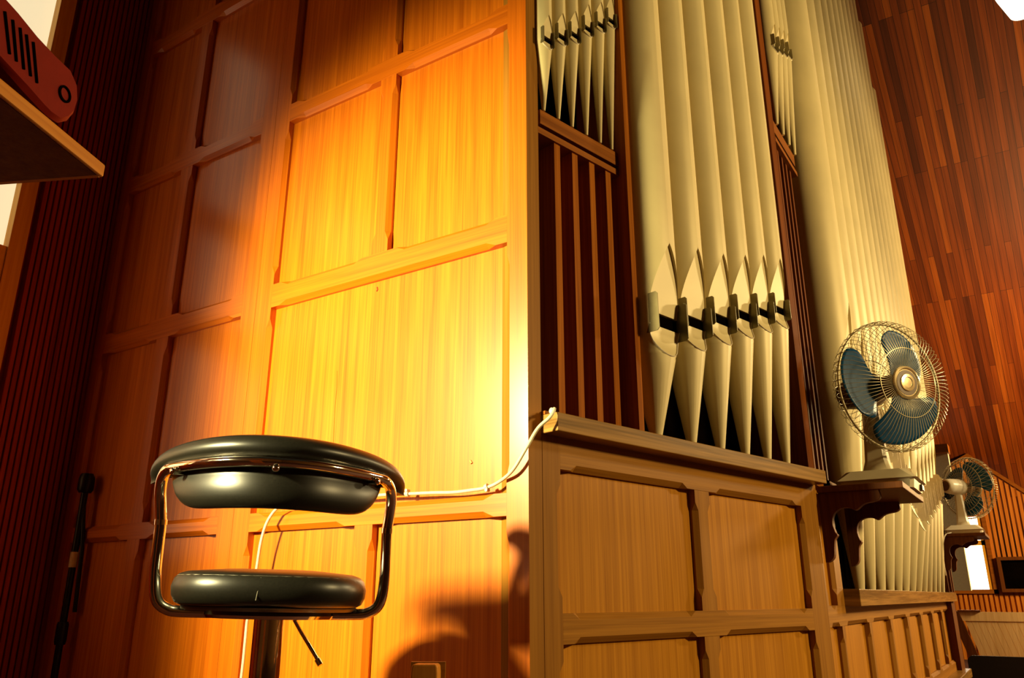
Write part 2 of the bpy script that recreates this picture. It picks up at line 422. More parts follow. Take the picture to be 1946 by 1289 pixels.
m_(.055, .40, -.06, .0, 2.50, 2.52).build('impost_moulding', M['redh'], main)
m_(.02, XE, -.40, -.36, .775, 6.6).build('back_board', M['dark'], main)  # black sheet painting in the dark behind the main pipes
member(FM, False, 0, 3.1, 3.68, 3.93, d0=-.2, d1=.03, ch=.02).build('end_post', M['brk'], main)
m_(3.72, 3.76, .03, .045, .78, 3.05).build('post_bead', M['brk'], main)
m_(3.85, 3.89, .03, .045, .78, 3.05).build('post_bead', M['brk'], main)

# ------------------------------------------------------------------ organ pipes
def organ_pipe(fr, Nn, t, zf, zm, za, r, ztop, label, group, axis_d=0.0, seg=28, mw=.78, ear='ear'):
    """foot tip at (t, zf), mouth at zm, lip apex at za, body radius r"""
    pos = fr(t, axis_d, zf); g = thing('organ_pipe', pos, label, 'organ pipe', group)
    W = r * mw; slot = max(.018, r * .46); fd = math.sqrt(r * r - W * W) * .93      # depth of the flattened mouth plane
    nf, nc = 7, seg
    def ring(z, rad, hw, dep):
        hw = max(.0006, min(hw, rad * .985)); th = math.asin(hw / rad); pts = []
        for k in range(nf):
            x = -hw + 2 * hw * k / (nf - 1); pts.append((t + x, axis_d + dep, z))
        for k in range(nc):
            a = th + (2 * pi - 2 * th) * k / (nc - 1)
            pts.append((t + rad * math.sin(a), axis_d + rad * math.cos(a), z))
        return pts
    zb = zm + slot
    rows = [ring(zm, r, W, fd - .012), ring(zb, r, W, fd - .012), ring(zb + .0005, r, W, fd)]
    n = 18
    for k in range(1, n + 1):
        q = k / n; hw = W * (1 - q ** 1.9) ** .93 if q < 1 else 0
        dep = fd + (r * .92 - fd) * q
        rows.append(ring(zb + (za - zb) * q, r, hw, min(dep, math.sqrt(max(0, r * r - hw * hw)) - .0004)))
    rows.append(ring(za + .002, r, 0, r)); rows.append(ring(ztop - .03, r, 0, r)); rows.append(ring(ztop - .008, r * .9, 0, r * .9)); rows.append(ring(ztop, r * .7, 0, r * .7))
    MB(fr).rings(rows).build('body', M['pipe'], g, smooth=25)
    # mouth slot, its shade painted as a black plate
    MB(fr).box(t - W * .97, t + W * .97, axis_d + fd - .0118, axis_d + fd - .004, zm + slot * .08, zm + slot * .92).build('mouth', M['dark'], g)
    # foot with the rounded lower lip
    rt = r * .17; lh = W * 1.25; rows = []
    n = 10
    for k in range(n + 1):
        q = k / n; z = zm - lh * (1 - q); rad = rt + (r - rt) * ((z - zf) / (zm - zf)) ** .97
        hw = W * math.sqrt(max(0, 1 - (1 - q) ** 2)); cone = math.sqrt(max(0, rad * rad - min(hw, rad * .98) ** 2))
        dep = min(cone - .0008, fd + (rt + (r - rt) * ((zm - lh - zf) / (zm - zf)) - fd) * (1 - q) * .98)
        rows.append(ring(z, rad, hw, dep))
    lo = [ring(zf, rt, 0, rt), ring(zm - lh - .001, rt + (r - rt) * ((zm - lh - .001 - zf) / (zm - zf)) ** .97, 0, 0.0 + rt)]
    f_ = lambda zz: rt + (r - rt) * ((zz - zf) / (zm - zf)) ** .97
    lo = [ring(zf, rt, 0, rt), ring(zm - lh - .001, f_(zm - lh - .001), 0, f_(zm - lh - .001))]
    MB(fr).rings(lo + rows).build('foot', M['pipe'], g, smooth=25)
    # lower lip rim
    pts = []
    for k in range(17):
        a = pi * k / 16; x = -W * math.cos(a); z = zm - lh * math.sin(a); rad = f_(z)
        pts.append(fr(t + x, axis_d + math.sqrt(max(.0001, rad * rad - min(abs(x), rad * .98) ** 2)) + .0005, z))
    MB().tube(pts, .0016, 5).build('lower_lip', M['lip'], g, smooth=60)
    # ears
    eh0, eh1, ed = zm - slot * .7, zb + slot * 1.2, r * .40
    for sgn in (-1, 1):
        x0 = t + sgn * W * 1.0; c = ed * .2
        poly = [(axis_d + fd - .012, eh0), (axis_d + fd + ed - c, eh0), (axis_d + fd + ed, eh0 + c), (axis_d + fd + ed, eh1 - c), (axis_d + fd + ed - c, eh1), (axis_d + fd - .012, eh1)]
        MB(fr).prism(poly, x0 - .0012, x0 + .0012, 'bc').build('ear', M[ear], g)
    return g
ORD = ['first', 'second', 'third', 'fourth', 'fifth', 'sixth', 'seventh', 'eighth', 'ninth', 'tenth', 'eleventh', 'twelfth', 'thirteenth']
big = [(.490, 1.466, 1.715, .085), (.657, 1.513, 1.757, .072), (.806, 1.560, 1.785, .069), (.947, 1.610, 1.825, .066), (1.080, 1.655, 1.868, .061), (1.203, 1.695, 1.893, .058)]
for i, (t, zm, za, r) in enumerate(big):
    organ_pipe(FW, N1, t, 1.157, zm, za, r, 4.15, 'large silver pipe standing on the wing ledge, %s from the left of six' % ORD[i], 'large pipes of the organ wing', mw=.80 if i == 0 else .88)
sml = [(.066, 2.215, 2.300), (.124, 2.258, 2.340), (.180, 2.295, 2.380), (.240, 2.352, 2.440), (.300, 2.400, 2.485), (.352, 2.445, 2.54)]
for i, (t, zm, za) in enumerate(sml):
    organ_pipe(FW, N1, t, 2.001, zm, za, .027, 3.7, 'small slender organ pipe above the slatted grille, %s from the left of six' % ORD[i], 'small pipes above the wing grille', seg=18)
for i in range(4):
    t = .11 + .095 * i
    organ_pipe(FM, None, t, 2.605, 2.98 + .05 * i, 3.09 + .05 * i, .040, 4.6, 'narrow organ pipe between the two large pipe ranks, %s from the left of four' % ORD[i], 'narrow pipes between the large ranks', seg=18)
n = 13
for i in range(n):
    t = .60 + i * (3.52 - .60) / (n - 1)
    zm = 1.20 + .052 * abs(i - 7.0) + (.03 if i < 3 else 0)
    top = 6.3 if i < 10 else (6.1, 5.3, 4.8)[i - 10]
    organ_pipe(FM, None, t, .775, zm, zm + .36, .104, top, 'tall silver organ pipe of the main front, %s from the left of its row' % ORD[i], 'tall pipes of the main front', mw=.74, ear='lip')

# ------------------------------------------------------------------ fans on their bracket shelves
def bracket_shelf(ox, oy, z, wid, dep, label, n_out=V((0, -1, 0))):
    """shelf fixed to the case at (ox, oy), top at z; wid runs along x, dep out of the wall"""
    fr = frame((ox, oy, 0), (1, 0, 0), n_out)
    g = thing('bracket_shelf', fr(wid / 2, 0, z - .35), label, 'shelf', 'fan shelves')
    MB(fr).box(0, wid, .002, dep, z - .022, z).build('board', M['brk'], g, bevel=.002)
    prof = [(0, -.022), (.175, -.022), (.178, -.045), (.165, -.058), (.13, -.066), (.105, -.085), (.085, -.076), (.06, -.078), (.04, -.095), (.033, -.125), (.038, -.155),
            (.043, -.165), (.034, -.18), (.03, -.205), (.026, -.235), (.014, -.25), (0, -.254)]
    sx = dep / .26
    for u in (.012, wid - .09):
        pts = bez([(a * 1.05 * sx + .003, 0, z + b) for a, b in prof[1:]], 4)
        poly = [(.003, z - .022)] + [(q.x, q.z) for q in pts]
        MB(fr).prism(poly, u, u + .03, 'bc').build('scroll_bracket', M['brk'], g, bevel=.0015)
    return g
def desk_fan(base, yaw_base, axis_yaw, tilt, zc, R, label, housing, body, rot0=0.0):
    """base: centre of base on shelf; axis_yaw: direction the fan blows; zc: height of the hub"""
    g = thing('desk_fan', base, label, 'fan', 'desk fans')
    k = R / .2
    cb, sb = math.cos(yaw_base), math.sin(yaw_base)
    frb = lambda a, b, c: V(base) + V((a * cb - b * sb, a * sb + b * cb, c))
    def rrect(hx, hy, z, c):
        return [(hx, -hy + c, z), (hx, hy - c, z), (hx - c, hy, z), (-hx + c, hy, z), (-hx, hy - c, z), (-hx, -hy + c, z), (-hx + c, -hy, z), (hx - c, -hy, z)]
    h = k
    MB(frb).rings([rrect(.108 * h, .106 * h, 0.0, .012), rrect(.112 * h, .110 * h, .026 * h, .012), rrect(.122 * h, .120 * h, .030 * h, .012), rrect(.090 * h, .088 * h, .062 * h, .02)]).build('base', body, g)
    MB(frb).box(.028 * h, .075 * h, -.116 * h, -.105 * h, .006, .022 * h).build('switch', M['black'], g)
    # neck, wide at the foot
    hz = zc - base[2]; rows = []
    for q, (wx, wy) in ((.14, (.060, .050)), (.2, (.050, .042)), (.3, (.040, .034)), (.55, (.033, .028)), (.84, (.026, .024))):
        rows.append(rrect(wx * h, wy * h, hz * q * .98, .01 * h))
    MB(frb).rings(rows).build('neck', body, g, smooth=40)
    # head frame: axis along local +Z
    ax = V((math.cos(axis_yaw) * math.cos(tilt), math.sin(axis_yaw) * math.cos(tilt), math.sin(tilt)))
    rx = V((-math.sin(axis_yaw), math.cos(axis_yaw), 0)); up = ax.cross(rx)
    pc = V((base[0], base[1], zc)) + ax * (.045 * k)
    hd = lambda a, b, c: pc + rx * a + up * b + ax * c + ax * (.055 * k)
    MB(hd).lathe([(.004, -.205 * k), (.040 * k, -.203 * k), (.048 * k, -.195 * k), (.052 * k, -.17 * k), (.056 * k, -.10 * k), (.055 * k, -.07 * k), (.03 * k, -.06 * k)], 28).build('motor_housing', housing, g, smooth=40)
    MB(hd).lathe([(.004, -.2075 * k), (.034 * k, -.2074 * k), (.034 * k, -.2036 * k)], 24).build('rear_cap', M['motor'], g, smooth=40)
    MB(frb).box(-.018 * h, .018 * h, -.02 * h, .02 * h, hz * .78, hz - .035 * h).build('tilt_joint', M['motor'] if housing is M['motor'] else body, g)
    def ringc(r, c, rad, n=64, name=None):
        return MB(hd).tube([hd_(r * math.cos(2 * pi * i / n), r * math.sin(2 * pi * i / n), c) for i in range(n)], rad, 6, closed=True)
    hd_ = lambda a, b, c: (a, b, c)
    fg = MB(hd); nW = 84
    prof = [(.050, .060), (.085, .071), (.112, .070), (.165, .060), (.198, .043), (.212, .020), (.2125, -.008)]
    for i in range(nW):
        a = 2 * pi * i / nW
        fg.tube([(r * k * math.cos(a), r * k * math.sin(a), c * k) for r, c in prof], .00075 * k, 4, cap=False)
    for r, c, rad in ((.112, .0715, .0013), (.052, .061, .0016)):
        N = 56; fg.tube([(r * k * math.cos(2 * pi * i / N), r * k * math.sin(2 * pi * i / N), c * k) for i in range(N)], rad * k, 5, closed=True)
    fg.build('front_grille', M['wire'], g, smooth=60)
    N = 72
    MB(hd).tube([(.207 * k * math.cos(2 * pi * i / N), .207 * k * math.sin(2 * pi * i / N), -.004 * k) for i in range(N)], .0036 * k, 8, closed=True).build('rim', M['wire'], g, smooth=60)
    rg = MB(hd)
    for s in (1, -1):
        for i in range(44):
            a = 2 * pi * i / 44; pts = []
            for r, c in ((.060, -.072), (.10, -.075), (.16, -.066), (.195, -.045), (.213, -.015), (.2135, .012)):
                b = a + s * (.21 - r) * 2.2
                pts.append((r * k * math.cos(b), r * k * math.sin(b), c * k))
            rg.tube(pts, .0007 * k, 4, cap=False)
    for r, c in ((.06, -.072), (.10, -.0755), (.165, -.064)):
        rg.tube([(r * k * math.cos(2 * pi * i / N), r * k * math.sin(2 * pi * i / N), c * k) for i in range(N)], .0011 * k, 5, closed=True)
    rg.build('rear_grille', M['wire'], g, smooth=60)
    # rotor: hub with three blades
    rt = MB(hd).lathe([(.006 * k, -.055 * k), (.036 * k, -.05 * k), (.036 * k, .015 * k), (.03 * k, .03 * k), (.004, .034 * k)], 28).build('rotor_hub', M['motor'], g, smooth=40)
    for j in range(3):
        a0 = rot0 + j * 2 * pi / 3; nr, na = 14, 12
        vs = []; fs = []
        for i in range(nr + 1):
            q = i / nr; r = .034 + (.191 - .034) * q
            w0 = -(.30 + .68 * math.sin(min(1, q * 1.25) * pi / 2)) + .22 * max(0, (q - .62) / .38) ** 2.2
            w1 = (.28 + .58 * math.sin(q * pi / 2)) - .34 * max(0, (q - .66) / .34) ** 2.2
            for l in range(na + 1):
                b = w0 + (w1 - w0) * l / na
                rr = r * (1 - .05 * (2 * l / na - 1) ** 2 * q)
                vs.append((rr * k * math.cos(a0 + b), rr * k * math.sin(a0 + b), (.22 * r * (b + .1) - .006) * k))
        for i in range(nr):
            for l in range(na):
                p0 = i * (na + 1) + l; fs.append((p0, p0 + 1, p0 + na + 2, p0 + na + 1))
        bl = MB(hd).add(vs, fs).build('blade', M['blade'], g, smooth=180)
        md = bl.modifiers.new('thick', 'SOLIDIFY'); md.thickness = .002 * k; md.offset = 0
    # chrome badge
    MB(hd).lathe([(.004, .061 * k), (.050 * k, .060 * k), (.054 * k, .063 * k), (.053 * k, .069 * k), (.047 * k, .071 * k), (.043 * k, .066 * k), (.004, .0655 * k)], 36).build('badge_ring', M['gilt'], g, smooth=40)
    MB(hd).lathe([(.004, .0660 * k), (.041 * k, .0662 * k), (.041 * k, .0672 * k), (.004, .0674 * k)], 36).build('badge_field', M['motor'], g, smooth=40)
    MB(hd).lathe([(.004, .0676 * k), (.028 * k, .0676 * k), (.027 * k, .0715 * k), (.018 * k, .0725 * k), (.016 * k, .070 * k), (.004, .0705 * k)], 36).build('badge', M['gilt'], g, smooth=40)
    return g
SH_Z = 1.112
bracket_shelf(B.x + .03, B.y, SH_Z, .53, .275, 'dark scrolled bracket shelf at the bend of the organ, under the nearer fan')
desk_fan((B.x + .345, B.y - .165, SH_Z), 0, math.radians(233), math.radians(-4), 1.497, .228, 'beige desk fan with three blue blades, the nearer one facing the viewer', M['motor'], M['beige'], rot0=math.radians(63))
P2 = hit(1797, 1018, (B.x + 3.9, 0, 0), V((1, 0, 0)))
sz2 = P2.z
bracket_shelf(B.x + 3.70, B.y - .03, sz2, .5, .28, 'small dark bracket shelf on the end post, under the far fan')
desk_fan((B.x + 3.95, B.y - .17, sz2), 0, math.radians(-38), math.radians(-2), sz2 + .35, .215, 'ivory desk fan turned away from the viewer, the far one by the bright window', M['white'], M['white'], rot0=.5)
# lead of the far fan
q0 = V((B.x + 3.86, B.y - .09, sz2 + .012))
m = MB(); m.tube(bez([q0, q0 + V((-.05, .0, .0)), q0 + V((-.19, .03, -.03)), q0 + V((-.24, .055, -.14)), q0 + V((-.24, .06, -.3))], 8), .004, 6)
tag(m.build('fan_lead', M['white'], smooth=60), 'pale electric lead hanging from the far fan beside the end post', 'cable')

# ------------------------------------------------------------------ cable over the organ side
SX = C.x
ps = lambda x, y, o=.008: hit(x, y, (SX - o, 0, 0), V((1, 0, 0)))
e0 = FW(.058, .064, 1.160); 
up_pts = [FW(.050, .03, 1.163), FW(.036, .05, 1.162), FW(.02, .05, 1.14), FW(.003, .028, 1.115), ps(1000, 852, .02), ps(975, 893, .02), ps(950, 915), ps(925, 927), ps(895, 932), ps(862, 936), ps(820, 937), ps(775, 939), ps(740, 940), ps(690, 944), ps(640, 946), ps(590, 950), ps(550, 957, .015), ps(528, 965, .03),
          ps(508, 992, .035), ps(496, 1030, .035), ps(488, 1080, .03), ps(478, 1140, .025), ps(470, 1180, .02), ps(466, 1220, .02), ps(461, 1270, .02), ps(452, 1340, .02), ps(440, 1450, .02), ps(425, 1600, .02)]
g = thing('cable', ps(461, 1270), 'pale thin cable running from the ledge end along the panelling and down behind the stool', 'cable')
MB().tube(bez(up_pts, 6), .0042, 8).build('lead', M['cable'], g, smooth=60)
def clip(pt, axis):
    m = MB(); ax = V(axis).normalized(); n = V((-1, 0, 0)); w = ax.cross(n)
    pt = V(pt)
    m.tube([pt - ax * .004, pt + ax * .004], .0075, 10); m.tube([pt + w * .008 + n * -.004, pt + w * .008 + n * .008], .004, 8)
    m.build('clip', M['cable'], g, smooth=40)
clip(ps(925, 926), ps(930, 923) - ps(920, 929)); clip(ps(775, 939), (0, 1, 0)); clip(FW(.05, .03, 1.163), U1)

# ------------------------------------------------------------------ bar stool
sc = at_depth(516, 1133, 1.62); sc.z = 0
syaw = YAW - pi / 2 + math.radians(12)
cs, sn = math.cos(syaw), math.sin(syaw)
FT = lambda a, b, c: V((sc.x + a * cs - b * sn, sc.y + a * sn + b * cs, c - a * .022 * min(1, max(0, c - .02) / .6)))      # a right, b away from the viewer
st = thing('bar_stool', (sc.x, sc.y, 0), 'black leatherette bar stool with chrome tube frame, its back to the viewer', 'stool')
def sell(a, r, e=2.6):
    c, s = math.cos(a), math.sin(a); q = (abs(c) ** e + abs(s) ** e) ** (-1 / e); return (c * q * r, s * q * r)
def cushion(fr, R, z0, z1, ex=2.5):
    rows = []; n = 48; h = z1 - z0
    for q, s in ((0, .80), (.02, .90), (.10, .955), (.3, .99), (.55, 1.0), (.80, .975), (.93, .93), (1.0, .86)):
        rows.append([(*sell(2 * pi * k / n, R * s, ex), z0 + h * q) for k in range(n)])
    rows.append([(*sell(2 * pi * k / n, R * .5, ex), z1 + .006) for k in range(n)])
    return MB(fr).rings(rows)
SZ0, SZ1 = .731, .792
seat = cushion(FT, .181, SZ0, SZ1).build('seat', M['leather'], st, smooth=70)
MB(FT).lathe([(.02, .7235), (.155, .7235), (.165, .730), (.16, .7345), (.02, .7345)], 40).build('seat_base', M['black'], st, smooth=40)
pts = [(*sell(2 * pi * k / 60, .1713, 2.5), SZ0 + .0525) for k in range(60)]
MB(FT).tube(pts, .0011, 5, closed=True).build('seam', M['stitch'], seat, smooth=60)
MB(FT).tube([(-.008, -.1745, SZ0 + .05), (-.010, -.1795, SZ0 + .034), (-.013, -.179, SZ0 + .012)], .0009, 5).build('seam', M['stitch'], seat, smooth=60)
# tube frame: under the seat, up the sides, round the back
TR = .0108
YC, SG = -.212, .128
def arcp(x, w=0.0):
    yp = 2 * SG * x / .04; n_ = math.sqrt(1 + yp * yp)
    return (x + yp / n_ * w, YC + SG * (x / .2) ** 2 - w / n_)
def side_path(s):
    return [(s * .06, .0, .719), (s * .16, .0, .719), (s * .190, -.002, .724), (s * .209, -.006, .742), (s * .2155, -.010, .785), (s * .216, -.016, .84), (s * .2155, -.022, .880), (s * .219, -.030, .915), (s * .2205, -.040, .940), (s * .216, -.058, .961), (s * .205, -.082, .972)]
L_, R_ = side_path(-1), side_path(1)
arc = [(*arcp(-.190 + .38 * k / 14), .976 + .003 * (1 - (2 * k / 14 - 1) ** 2)) for k in range(15)]
MB(FT).tube(bez(L_ + arc + R_[::-1], 5), TR, 12).build('tube_frame', M['chrome'], st, smooth=70)
for s in (-1, 1):
    MB(FT).tube([(s * .2155, -.0215, .876), (s * .2158, -.0225, .886)], .0118, 12).build('frame_joint', M['chrome'], st, smooth=40)
# curved backrest pad on the far side of the tube, rolled out above it
sec = [(-.0115, .962), (-.006, .938), (-.008, .914), (-.019, .900), (-.034, .902), (-.042, .925), (-.044, .960), (-.042, 1.000), (-.034, 1.020), (-.016, 1.029), (.002, 1.024), (.012, 1.009), (.009, .995), (-.004, .985), (-.0115, .975)]
sm = [tuple(q) for q in bez([(a, b, 0) for a, b in sec] + [(sec[0][0], sec[0][1], 0)], 3)][:-1]
rows = []; ns = 44
for i in range(ns + 1):
    s = math.sin((-1 + 2 * i / ns) * pi / 2); e = max(.04, (1 - abs(s) ** 11) ** .42)
    ring = []
    for w, z, _ in sm:
        up = max(0, min(1, (z - .955) / .045)); lo_ = max(0, min(1, (.96 - z) / .06))
        x = (.212 + .044 * up - .010 * lo_) * s
        zc0 = .972; zz = zc0 + (z - zc0) * e - .018 * abs(s) ** 3 * up
        ww = -.017 + (w + .017) * max(e, .3)
        px_, py_ = arcp(x, ww); ring.append((px_, py_, zz))
    rows.append(ring)
bk = MB(FT).rings(rows).build('backrest', M['leather'], st, smooth=75)
for a in (-.178, 0.004, .178):
    x, y = arcp(a, .008); yp = 2 * SG * a / .04
    MB(FT).lathe([(.001, -.009), (.0055, -.008), (.007, -.004), (.0055, .002), (.004, .02)], 12, Matrix.Translation((x, y, .966)) @ Matrix.Rotation(math.atan(yp), 4, 'Z') @ Matrix.Rotation(-pi / 2, 4, 'X')).build('screw', M['chrome'], st, smooth=60)
MB(FT).lathe([(.03, .706), (.118, .710), (.122, .716), (.118, .7225), (.03, .724)], 40).build('seat_plate', M['chrome'], st, smooth=40)
MB(FT).lathe([(.0285, .05), (.0285, .712)], 32).build('column', M['chrome'], st, smooth=40)
MB(FT).lathe([(.036, .04), (.036, .40), (.031, .405)], 32).build('column_sleeve', M['chrome'], st, smooth=40)
MB(FT).lathe([(.21, 0), (.212, .006), (.19, .016), (.06, .035), (.04, .06), (.03, .062)], 48).build('base_plate', M['chrome'], st, smooth=40)
MB(FT).tube([(.045, -.02, .712), (.06, -.03, .69), (.098, -.05, .638)], .0036, 8).build('lever', M['chrome'], st, smooth=60)
MB(FT).tube([(.096, -.049, .640), (.103, -.0525, .630)], .0055, 10).build('lever_tip', M['chrome'], st, smooth=60)
MB(FT).tube([(.10 * math.cos(a * pi / 20 + pi), .10 * math.sin(a * pi / 20 + pi) - .02, .30) for a in range(21)], .008, 8).build('foot_ring', M['chrome'], st, smooth=60)

# ------------------------------------------------------------------ shelf with red instrument, top left
ZS = 1.25
hz = lambda x, y, z: hit(x, y, (0, 0, z), V((0, 0, 1)))
c0 = hz(197, 337, ZS); c1 = hz(0, 178, ZS); c2 = hz(0, 361, ZS)
ua = (c1 - c0).normalized(); ub = (c2 - c0); ub = (ub - ua * ub.dot(ua)).normalized()
FL = lambda a, b, c: c0 + ua * a + ub * b + V((0, 0, c))
g = thing('wall_shelf', FL(.2, .3, -ZS), 'wooden shelf with its underside shade painted in, at the upper left under the red object', 'shelf')
MB(FL).box(.006, .42, .006, .30, 0, .017).build('board', M['brk'], g)  # darker wood paints in the shade under the shelf
MB(FL).box(0, .42, 0, .006, 0, .017).build('lit_edge', M['shelfw'], g, bevel=.002)  # edge keeps the lit wood colour, split from the darkened board
MB(FL).box(0, .006, .006, .30, 0, .017).build('lit_edge', M['shelfw'], g)
MB(FL).box(.40, .42, .02, .28, -ZS, 0).build('upright', M['brk'], g)
# red moulded object with slots and a screw, lying along the shelf edge
def on_edge(x, y, b):
    p0 = FL(0, b, 0); n = ub; return hit(x, y, p0, n)
qs = [(0, -18), (30, 14), (70, 60), (110, 103), (140, 135), (152, 165), (153, 195), (147, 215), (135, 229), (118, 233), (100, 222), (85, 208), (50, 170), (0, 112), (-60, 45), (-60, -70)]
pl0 = FL(0, .02, 0)
pol = [hit(x, y, pl0, ub) for x, y in qs]
m = MB(); n = len(pol); th = ub * .05; cen = sum(pol, V((0, 0, 0))) / n
inn = [p_ + (cen - p_).normalized() * .006 for p_ in pol]
m.rings([[tuple(p_) for p_ in inn], [tuple(p_ + ub * .006) for p_ in pol], [tuple(p_ + th) for p_ in pol]])
minz = min(p_.z for p_ in pol)
rc = thing('red_case', (cen.x, cen.y, ZS + .017), 'dark red moulded case end with slanted slots, on the shelf at the upper left', 'case')
m.build('body', M['redp'], rc, smooth=30)
for (xa, ya, xb, yb) in ((9, 22, 18, 103), (24, 38, 31, 117), (38, 53, 45, 132), (50, 66, 58, 145), (63, 80, 70, 158)):
    a, b = hit(xa, ya, pl0 - ub * .0005, ub), hit(xb, yb, pl0 - ub * .0005, ub)
    MB().tube([a, b], .0018, 6).build('slot', M['dark'], rc)
h_ = hit(123, 179, pl0 - ub * .0006, ub)
Mx = Matrix.Translation(h_) @ (-ub).to_track_quat('Z', 'Y').to_matrix().to_4x4()
MB().lathe([(.010, -.002), (.0105, .001), (.008, .0016), (.0075, -.001), (.001, -.001)], 20, Mx).build('screw', M['dark'], rc, smooth=40)
# feet that carry it on the shelf
b0 = min(pol[:-2], key=lambda q: q.z)
MB().box(b0.x - .012, b0.x + .012, b0.y - .012 + .03, b0.y + .03 + .012, ZS + .017, b0.z + .03).build('foot', M['black'], rc)

# ------------------------------------------------------------------ black stand in the dark corner, wooden stand below
q = hit(140, 1064, (0, YW - .14, 0), V((0, 1, 0)))
g = thing('microphone_stand', (q.x, q.y, 0), 'black folded microphone stand with a cream tape band, in the dark corner', 'stand')
FK = lambda a, b, c: V((q.x + a, q.y + b, c))
MB(FK).lathe([(.011, .02), (.011, 1.12)], 14).build('pole', M['blackmetal'], g, smooth=40)
MB(FK).lathe([(.0128, q.z - .025), (.0128, q.z + .025)], 14).build('tape_band', M['tape'], g, smooth=40)
MB(FK).lathe([(.016, .60), (.018, .61), (.018, .66), (.016, .67)], 14).build('clutch', M['blackmetal'], g, smooth=40)
MB(FK).tube([(.0, 0, 1.08), (.012, -.02, .9), (.018, -.025, .7)], .007, 8).build('boom', M['blackmetal'], g, smooth=60)
MB(FK).lathe([(.02, 1.09), (.026, 1.10), (.026, 1.14), (.02, 1.155)], 14).build('boom_clutch', M['blackmetal'], g, smooth=40)
for k in range(3):
    a = 2 * pi * k / 3 + .4
    MB(FK).tube([(0, 0, .14), (.10 * math.cos(a), .10 * math.sin(a), .012)], .007, 8).build('leg', M['blackmetal'], g, smooth=60)
dq = 1.66
a = at_depth(781, 1263, dq); b = at_depth(832, 1263, dq)
zt = a.z; wv_ = (b - a); wv_.z = 0; wl = wv_.length; wu_ = wv_.normalized(); wn = V((wu_.y, -wu_.x, 0))
if wn.dot(Fh) < 0: wn = -wn
FB = lambda u, v, z: V((a.x, a.y, 0)) + wu_ * u + wn * v + V((0, 0, z))
g = thing('wooden_stand', FB(wl / 2, 0, 0), 'small wooden stand, only its rounded top showing below the panelling', 'stand')
rows = []
for s, zz in ((1.0, .03), (1.0, zt - .016), (.96, zt - .005), (.86, zt)):
    w0 = wl * (1 - s) / 2; f = 1 + .9 * (zt - zz) * 0
    rows.append([(w0, 0, zz), (wl - w0, 0, zz), (wl - w0 + .004, .035, zz), (w0 + .004, .035, zz)])
MB(FB).rings(rows).build('upright', M['light'], g, bevel=.003)
MB(FB).box(-.12, wl + .12, -.1, .14, 0, .03).build('base', M['light'], g, bevel=.004)
MB(FB).box(-.004, wl + .012, .034, .046, .03, zt + .002).build('back_strip', M['fh'], g)

# ------------------------------------------------------------------ far end: slatted wall, window, box, ceiling, pew
FXW = 12.0
fw_ = lambda x, y, X=FXW: hit(x, y, (X, 0, 0), V((1, 0, 0)))
ap = fw_(1840, 871); rr = fw_(1946, 938); rl = fw_(1816, 912)
sl = (ap.z - rr.z) / (ap.y - rr.y)
ytop = lambda y: ap.z - abs(y - ap.y) * (sl if y < ap.y else .5)
wTL, wBL, wBR = fw_(1797, 968), fw_(1800, 1121), fw_(1889, 1121)
wy0, wy1 = wBR.y, wBL.y + .06; wz0, wz1 = wBL.z, fw_(1868, 985).z + .02
m = MB(); y = -.9
while y < 1.35:
    w = .036; yc = y + w / 2; top = max(.4, ytop(yc))
    spans = [(0, top)]
    if wy0 - .03 < yc < wy1: spans = [(0, wz0 - .03), (wz1 + .03, top)]
    for a_, b_ in spans:
        if b_ > a_: m.box(FXW - .02, FXW + .01, y, y + w, a_, b_)
    y += .056
m.box(FXW + .01, FXW + .05, -.9, wy0 - .03, 0, max(.3, ytop(-.9))); m.box(FXW + .01, FXW + .05, wy0 - .03, 1.4, 0, wz0 - .03)
o = m.build('wall_far', M['fslat']); struct(o, 'orange slatted end wall with a raking top', 'wall')
m = MB()
for ya, yb in ((ap.y, -.9), (ap.y, 1.3)):
    k = [(FXW - .06, ya, ytop(ya)), (FXW - .06, yb, ytop(yb)), (FXW - .06, yb, ytop(yb) + .055), (FXW - .06, ya, ytop(ya) + .055)]
    k2 = [(FXW + .05, *p_[1:]) for p_ in k]; m.rings([k, k2])
o = m.build('trim_1', M['redh']); struct(o, 'brown moulding along the raking top of the far wall', 'trim')
m = MB(); t_ = .05
m.box(FXW - .06, FXW + .02, wy0 - t_, wy0, wz0 - t_, wz1 + t_); m.box(FXW - .06, FXW + .02, wy1, wy1 + t_, wz0 - t_, wz1 + t_)
m.box(FXW - .06, FXW + .02, wy0 - t_, wy1 + t_, wz0 - t_, wz0); m.box(FXW - .06, FXW + .02, wy0, wy1, wz1, wz1 + t_)
wf2 = m.build('window_2', M['redh']); struct(wf2, 'bright far window behind the second fan', 'window')
m = MB(); ml = fw_(1828, 1090).y
m.box(FXW - .04, FXW, wy0, wy0 + .045, wz0, wz1); m.box(FXW - .04, FXW, ml - .03, ml + .03, wz0, wz1); m.box(FXW - .04, FXW, wy1 - .04, wy1, wz0, wz1)
zt_ = fw_(1870, 1032).z; m.box(FXW - .04, FXW, wy0, wy1, zt_ - .03, zt_ + .03)
m.build('sash', M['frame'], wf2)
MB().box(FXW + .004, FXW + .01, wy0, wy1, wz0, wz1).build('pane', M['pane_far'], wf2)
ya_, yb_ = fw_(1811, 950).y, fw_(1796, 950).y; za_, zb_ = fw_(1803, 970).z, fw_(1803, 934).z
MB().box(FXW - .01, FXW + .0, ya_, yb_, za_ + .02, zb_).build('top_light', M['pane_amber'], wf2)
